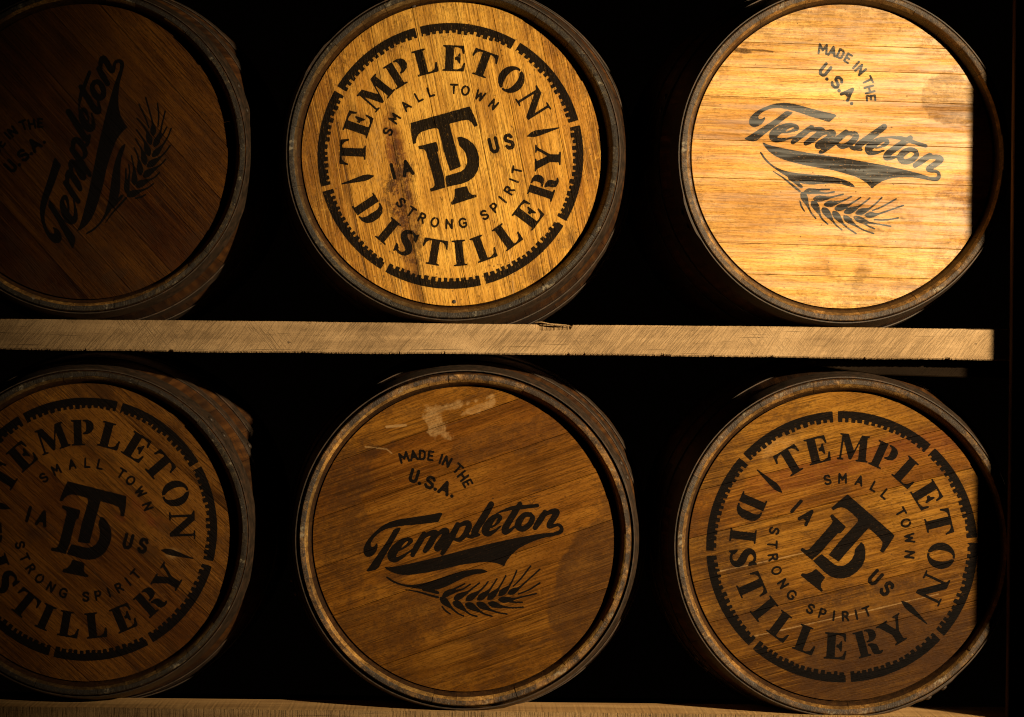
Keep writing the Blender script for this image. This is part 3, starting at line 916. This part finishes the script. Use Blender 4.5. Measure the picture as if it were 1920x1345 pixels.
def turn(c, ang, s, ox, oy):
    """head coordinates -> print image coordinates"""
    x = (c[:, 0] - ox) / s; z = (c[:, 2] - oy) / s
    return np.stack([(x * math.cos(ang) + z * math.sin(ang)) / (2 * HALF) + .5, (-x * math.sin(ang) + z * math.cos(ang)) / (2 * HALF) + .5], 1)


def barrel(seed, cpx, R, y, label, design, pc, pang, pscale, gang, joints, tones, stain_shade, board_tints,
           stave_tones, end_tones, bevel_tones, rough=.42, coat=0., worn=.5, rivets=(40, 34), bung=None, gap=.0012, end_dirt=.75, nails=(), gloss_noise=.1, yaw=0.0, gs=.88, heady=HEADY):
    rnd = random.Random(seed)
    k = R / PXM * ((DIST + y) / DIST) / (RC + .0015)        # size of this barrel
    c = W(cpx[0], cpx[1], y)
    zoff = r_out(0, k)
    root = empty('whiskey_barrel', (c.x, y, c.z - zoff), label, 'barrel', 'oak barrels lying in the rack')

    def part(name, me, mats, col=None, par=root, loc=None):
        o = mesh_obj(name, me, par, mats, col)
        o.location = loc if loc is not None else ((0, 0, zoff) if par is root else (0, 0, 0))
        return o
    nm = 'barrel_%d' % seed
    ms = stave_material('oak_stave_' + str(seed), stave_tones, .55, .5)
    me_ = stave_material('stave_end_' + str(seed), end_tones, end_dirt, .55, True)
    mb = stave_material('stave_bevel_' + str(seed), bevel_tones, .55, .5, True, .12)
    mw = stave_material('croze_' + str(seed), ((.012, .006, .003), (.045, .020, .008), (.09, .042, .016)), .4, .5, True, .0)
    # staves of uneven width
    n = 32
    wd = [rnd.uniform(.65, 1.35) for _ in range(n)]; tot = sum(wd); a = rnd.uniform(0, 1)
    for i in range(n):
        b = a + 2 * math.pi * wd[i] / tot
        v = rnd.uniform(.85, 1.12)
        if rnd.random() < .15: v *= .6
        part('stave', stave_mesh(a, b, k, seed * 100 + i), [ms, me_, mb, mw], (v, v * rnd.uniform(.93, 1.02), v * rnd.uniform(.85, 1.0)))
        a = b
    # hoops: one at the chime, a quarter hoop and a bilge hoop at each end
    for hi, (y0, y1) in enumerate(((.003, .052), (.135, .168), (.245, .29), (.61, .655), (.732, .765), (.857, .897))):
        lap = R_(rivets[0] + rivets[1]) / 2 if hi == 0 else rnd.uniform(0, 6.28)
        h = part('hoop', hoop_mesh(y0, y1, k, gap if hi == 0 else .0006, seed + hi, lap % (2 * math.pi)), [HOOP])
        if hi < 3:
            angs = [R_(q) for q in rivets] if hi == 0 else [lap - .04, lap + .04]
            for q in angs:
                r = r_out((y0 + y1) / 2, k) + gap + .0034
                o = mesh_obj('rivet', RIVET, h, [HOOP])
                o.location = (r * math.cos(q), (y0 + y1) / 2, r * math.sin(q))
                o.rotation_euler = Vector((math.cos(q), 0, math.sin(q))).to_track_quat('Z', 'Y').to_euler()
    # head boards
    pang = R_(pang) + ROLL; gang = R_(gang) + ROLL
    oc = W(pc[0], pc[1], y) - c
    mh = head_material('head_oak_' + str(seed), design, stain_shade.image('stain_shade_%d' % seed), tones, rough, coat, worn, gloss_noise, .12 if coat else .06, gs)
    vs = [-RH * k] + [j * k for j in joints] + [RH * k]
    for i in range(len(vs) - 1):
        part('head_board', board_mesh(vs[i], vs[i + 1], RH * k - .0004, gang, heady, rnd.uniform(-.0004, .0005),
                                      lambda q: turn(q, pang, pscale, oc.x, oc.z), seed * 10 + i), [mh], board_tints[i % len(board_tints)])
    for nx_, nz_ in nails:
        o = part('nail', NAIL, [HOOP], loc=(nx_ / PXM, HEADY - .0004, zoff + nz_ / PXM)); o.rotation_euler = (R_(90), 0, 0)
    # dark back head
    bm = bmesh.new()
    ring = [bm.verts.new((RH * k * math.cos(2 * math.pi * i / 48), LEN - .03, RH * k * math.sin(2 * math.pi * i / 48))) for i in range(48)]
    ring2 = [bm.verts.new((v.co.x, LEN - .05, v.co.z)) for v in ring]
    bm.faces.new(ring); bm.faces.new(ring2[::-1])
    for i in range(48): bm.faces.new((ring[i], ring2[i], ring2[(i + 1) % 48], ring[(i + 1) % 48]))
    bmesh.ops.recalc_face_normals(bm, faces=bm.faces[:])
    me = bpy.data.meshes.new('back_head'); bm.to_mesh(me); bm.free()
    set_uv(me, 'grain', lambda q: np.stack([q[:, 0], q[:, 2]], 1))
    part('back_head', me, [ms])
    if bung:
        q = R_(bung[0]); yy = bung[1]; r = r_out(yy, k)
        bm = bmesh.new()
        bmesh.ops.create_cone(bm, cap_ends=True, segments=28, radius1=.021, radius2=.0185, depth=.030)
        bmesh.ops.bevel(bm, geom=[e for e in bm.edges if len(e.link_faces) == 2 and any(len(f.verts) > 4 for f in e.link_faces)], offset=.0015, segments=2, affect='EDGES')
        me = bpy.data.meshes.new('bung'); bm.to_mesh(me); bm.free()
        set_uv(me, 'grain', lambda p: np.stack([p[:, 0], p[:, 1]], 1))
        o = part('bung', me, [BUNG_WOOD])
        o.location = (r * math.cos(q), yy, zoff + r * math.sin(q))
        o.rotation_euler = Vector((math.cos(q), 0, math.sin(q))).to_track_quat('Z', 'Y').to_euler()
    root.rotation_euler = (0, 0, R_(yaw))
    return root


ST = ((.03, .011, .004), (.065, .026, .008), (.12, .052, .017))
EN = ((.022, .011, .005), (.07, .036, .015), (.22, .13, .06))
EN_DARK = ((.006, .004, .003), (.018, .012, .008), (.085, .062, .040))
BV = ((.07, .034, .013), (.22, .118, .046), (.46, .28, .12))
BV_DARK = ((.05, .03, .016), (.12, .075, .04), (.24, .16, .09))

# --- upper left: reddish dark head, script print
s1 = StainShade(11, R_(-48))
s1.blob(0, 55, -235, 30, 14, 20, .75, .12, .1, .2)
s1.blob(0, -60, 120, 230, 150, -20, .40, .5, .3, .6)  # broad darkening over the upper left of the head
s1.dots(30, 4, 40, 270, (1.2, 2.4), .7)
barrel(1, (158, 283), 303, .05, 'darkest oak barrel, in the upper left corner, with script print running steeply upward', 'script', (160, 278), 63.5, .975, -48,
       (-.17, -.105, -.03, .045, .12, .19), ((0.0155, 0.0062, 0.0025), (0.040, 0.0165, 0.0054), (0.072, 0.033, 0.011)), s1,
       [(.55, .42, .38), (.85, .8, .75), (1.0, .95, .9), (.7, .52, .42), (.9, .8, .7), (1.5, 1.45, 1.3), (1.6, 1.6, 1.5)], ST, EN_DARK, BV, rough=.5, worn=.12, rivets=(24, 15), gs=.84)
# --- upper middle: golden head, round emblem, dark spill down the left
s2 = StainShade(23, R_(-79))
s2.blob(2, -116, 20, 22, 150, 9, .95, .4, .35, .5)
s2.blob(0, -100, -40, 7, 150, 10, .8, .6, .5, .5)
s2.blob(0, -268, 20, 40, 200, 8, .45, .7, .4, .6)
s2.blob(0, -140, 150, 14, 90, 14, .5, .6, .4, .6)
s2.blob(0, -118, 85, 12, 80, 8, .9, .5, .5, .6)
s2.blob(0, -122, -60, 34, 46, 8, .8, .45, .5, .9)
s2.blob(0, -98, -90, 10, 60, 14, .8, .5, .5, .8)
s2.blob(0, -84, -140, 14, 60, 12, .7, .5, .5, .7)
s2.blob(1, -148, 10, 20, 90, 4, .45, .5, .4, .8)
s2.blob(0, -110, -120, 26, 30, 0, .55, .6, .5, .9)
s2.blob(2, -200, 120, 50, 100, 25, .35, .6, .5, .7)
s2.line(0, [(-222, 60), (-208, -10), (-192, -90), (-172, -190), (-160, -240)], 1.2, .75)
s2.line(1, [(-102, -215), (-96, -262)], .9, .8)
s2.line(1, [(102, -150), (112, -215), (116, -262)], 1.0, .8)
s2.dots(170, 7, 215, 280, (.9, 2.1), .75); s2.dots(60, 8, 120, 240, (.8, 1.5), .6)
barrel(2, (850, 287.5), 311.5, 0, 'golden barrel with a round emblem and dark spill stain, middle of the upper row', 'round', (844, 291), 14.5, 1.0, -79,
       (-.185, -.098, -.022, .052, .112, .185), ((.23, .105, .032), (.46, .245, .080), (.64, .385, .150)), s2,
       [(.60, .50, .42), (.84, .77, .68), (1.04, 1.04, 1.04), (.96, .95, .93), (1.05, 1.05, 1.03), (.84, .78, .70), (.72, .62, .52)], ST, EN_DARK, BV_DARK, rough=.46, worn=.22, rivets=(150, 144),
       end_dirt=.6, gs=.93, nails=((4, -278), (-78, 278)))
# --- upper right: pale honey head with glare, script print
s3 = StainShade(37, R_(-1.5))
s3.blob(0, 206, 122, 60, 50, 0, .55, .08, .16, .3)
s3.blob(2, -150, -110, 90, 26, -3, .28, .6, .5, .6)
s3.blob(2, 40, 60, 150, 22, -2, .22, .6, .5, .6)
s3.blob(0, 60, 262, 170, 14, 0, .35, .5, .4, .6)
s3.blob(2, 200, -75, 66, 44, -8, .75, .45, .35, .5)
s3.blob(2, 120, 130, 60, 28, 0, .3, .6, .4, .6)
s3.blob(0, -190, 196, 18, 5, -8, .95, .3, .3, .2)
s3.line(0, [(-185, 198), (-150, 197), (-135, 195)], 1.6, .8)
s3.line(0, [(-250, 108), (-120, 105)], .8, .5)
s3.blob(0, -60, 235, 120, 26, 2, .30, .5, .4, .8)
s3.dots(40, 9, 20, 275, (.9, 1.8), .7)
barrel(3, (1585, 292), 312, 0, 'pale glossy barrel with script print sloping down, right end of the upper row', 'script', (1594, 276), -23, 1.0, -1.5,
       (-.205, -.153, -.043, .022, .0965, .147, .19), ((.34, .17, .052), (.54, .315, .108), (.70, .46, .20)), s3,
       [(.95, .93, .85), (1.0, .97, .9), (.86, .80, .70), (.96, .88, .76), (.80, .72, .58), (1.06, 1.06, 1.05), (.92, .88, .78), (.86, .82, .74)],
       ST, EN, BV, rough=.45, coat=1.0, worn=.6, yaw=4.0, gs=.90, heady=.029, rivets=(200, 205), gloss_noise=.16, end_dirt=.7)
# --- lower left: brown head with a red spot and a bung, round emblem
s4 = StainShade(41, R_(-42))
s4.blob(2, 90, 42, 44, 26, -35, .85, .4, .5, .6)
s4.blob(0, 150, 5, 26, 9, -42, .6, .4, .3, .3)
s4.blob(0, 185, -42, 34, 26, 0, .5, .6, .4, .6)
s4.blob(1, 165, -38, 14, 10, 0, .55, .6, .3, .3)
s4.line(0, [(-135, 70), (-20, -30), (60, -130), (100, -190)], 1.1, .75)
s4.dots(60, 14, 40, 275, (.9, 2), .7)
barrel(4, (160, 1000), 306, .05, 'brown barrel with a red spot on its round emblem, left end of the lower row', 'round', (157, 994), -15.3, .998, -42,
       (-.19, -.12, -.045, .035, .112, .19), ((0.0379, 0.0161, 0.0058), (0.0893, 0.0410, 0.0138), (0.1384, 0.0692, 0.0259)), s4,
       [(.9, .86, .8), (1.05, 1, 1), (.86, .8, .76), (.66, .56, .5), (1.05, 1.03, 1), (1.3, 1.32, 1.3), (.95, .95, .95)], ST, EN_DARK, BV_DARK, rough=.46, worn=.15, rivets=(43, 36), gs=.82)
# --- lower middle: brown head with script print, pale patch at the top
s5 = StainShade(59, R_(18))
s5.blob(1, -38, 248, 50, 9, 14, .6, .22, .5, .55)
s5.blob(1, -62, 226, 18, 22, 20, .55, .2, .6, .5)
s5.blob(1, 20, 246, 30, 7, 20, .5, .2, .4, .5)
s5.line(1, [(-150, 210), (-115, 213)], 2.2, .6)
s5.line(1, [(-190, 172), (-150, 168), (-140, 160)], 1.3, .45)
s5.blob(0, -225, 120, 75, 60, 40, .7, .2, .3, .5)  # light falloff painted in: upper left of the head darkened
s5.blob(0, -150, -165, 150, 60, 20, .55, .15, .25, .6)  # painted falloff carried on over the lower left
s5.blob(0, 262, -92, 95, 150, -22, .68, .05, .06, .3)
s5.blob(0, -225, 0, 45, 130, 10, .6, .2, .3, .6)  # painted shade along the left side
s5.blob(0, 90, 190, 120, 22, 19, .5, .2, .3, .5)
for seg in ([(126, 92), (141, 95)], [(116, 80), (140, 84)], [(119, 74), (124, 66), (131, 76)], [(128, 66), (140, 70)], [(126, 62), (134, 56), (141, 62)], [(150, 100), (156, 101)]):
    s5.line(0, seg, 1.1, .6)
s5.line(0, [(-76, 200), (-40, 212), (0, 226)], 1.6, .55)
s5.dots(50, 16, 40, 275, (.9, 2), .75)
barrel(5, (872, 1012.5), 313, 0, 'brown barrel with script print and a pale torn patch, middle of the lower row', 'script', (872, 1012), 0, 1.0, 19,
       (-.157, -.05, .035, .115, .196), ((0.0575, 0.0247, 0.0071), (0.1171, 0.0539, 0.0159), (0.1768, 0.0906, 0.0309)), s5,
       [(.80, .76, .68), (.90, .85, .78), (1.08, 1.02, .92), (1.0, .94, .86), (.86, .74, .62), (1.25, 1.25, 1.15)], ST, ((.05, .024, .010), (.15, .078, .032), (.34, .20, .09)), ((.14, .07, .027), (.38, .22, .09), (.60, .38, .17)), rough=.44, worn=.12, rivets=(26.6, 21.4), gap=.0042, end_dirt=.9, gs=.84)
# --- lower right: tilted emblem
s6 = StainShade(73, R_(14))
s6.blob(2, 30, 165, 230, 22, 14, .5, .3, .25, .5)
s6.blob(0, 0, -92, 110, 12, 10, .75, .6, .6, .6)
s6.blob(0, 60, -225, 300, 110, 14, .85, .45, .25, .25)  # dark stain, with shade over the lower head painted in
s6.blob(0, -200, -110, 90, 170, 30, .7, .6, .4, .4)  # stain and painted-in shade down the left side
s6.blob(1, -120, 190, 60, 24, 20, .25, .5, .4, .7)
s6.line(1, [(-245, -52), (-180, -38), (-60, -10)], .9, .5)
s6.line(1, [(-170, -172), (60, -118), (180, -88)], .9, .45)
for seg in ([(62, -258), (68, -254), (66, -246), (60, -247), (59, -255), (62, -258)], [(74, -250), (80, -247)], [(86, -249), (90, -236)], [(97, -244), (100, -232)], [(87, -243), (99, -238)], [(86, -249), (97, -244)], [(90, -236), (100, -232)]):
    s6.line(0, seg, 1.0, .85)
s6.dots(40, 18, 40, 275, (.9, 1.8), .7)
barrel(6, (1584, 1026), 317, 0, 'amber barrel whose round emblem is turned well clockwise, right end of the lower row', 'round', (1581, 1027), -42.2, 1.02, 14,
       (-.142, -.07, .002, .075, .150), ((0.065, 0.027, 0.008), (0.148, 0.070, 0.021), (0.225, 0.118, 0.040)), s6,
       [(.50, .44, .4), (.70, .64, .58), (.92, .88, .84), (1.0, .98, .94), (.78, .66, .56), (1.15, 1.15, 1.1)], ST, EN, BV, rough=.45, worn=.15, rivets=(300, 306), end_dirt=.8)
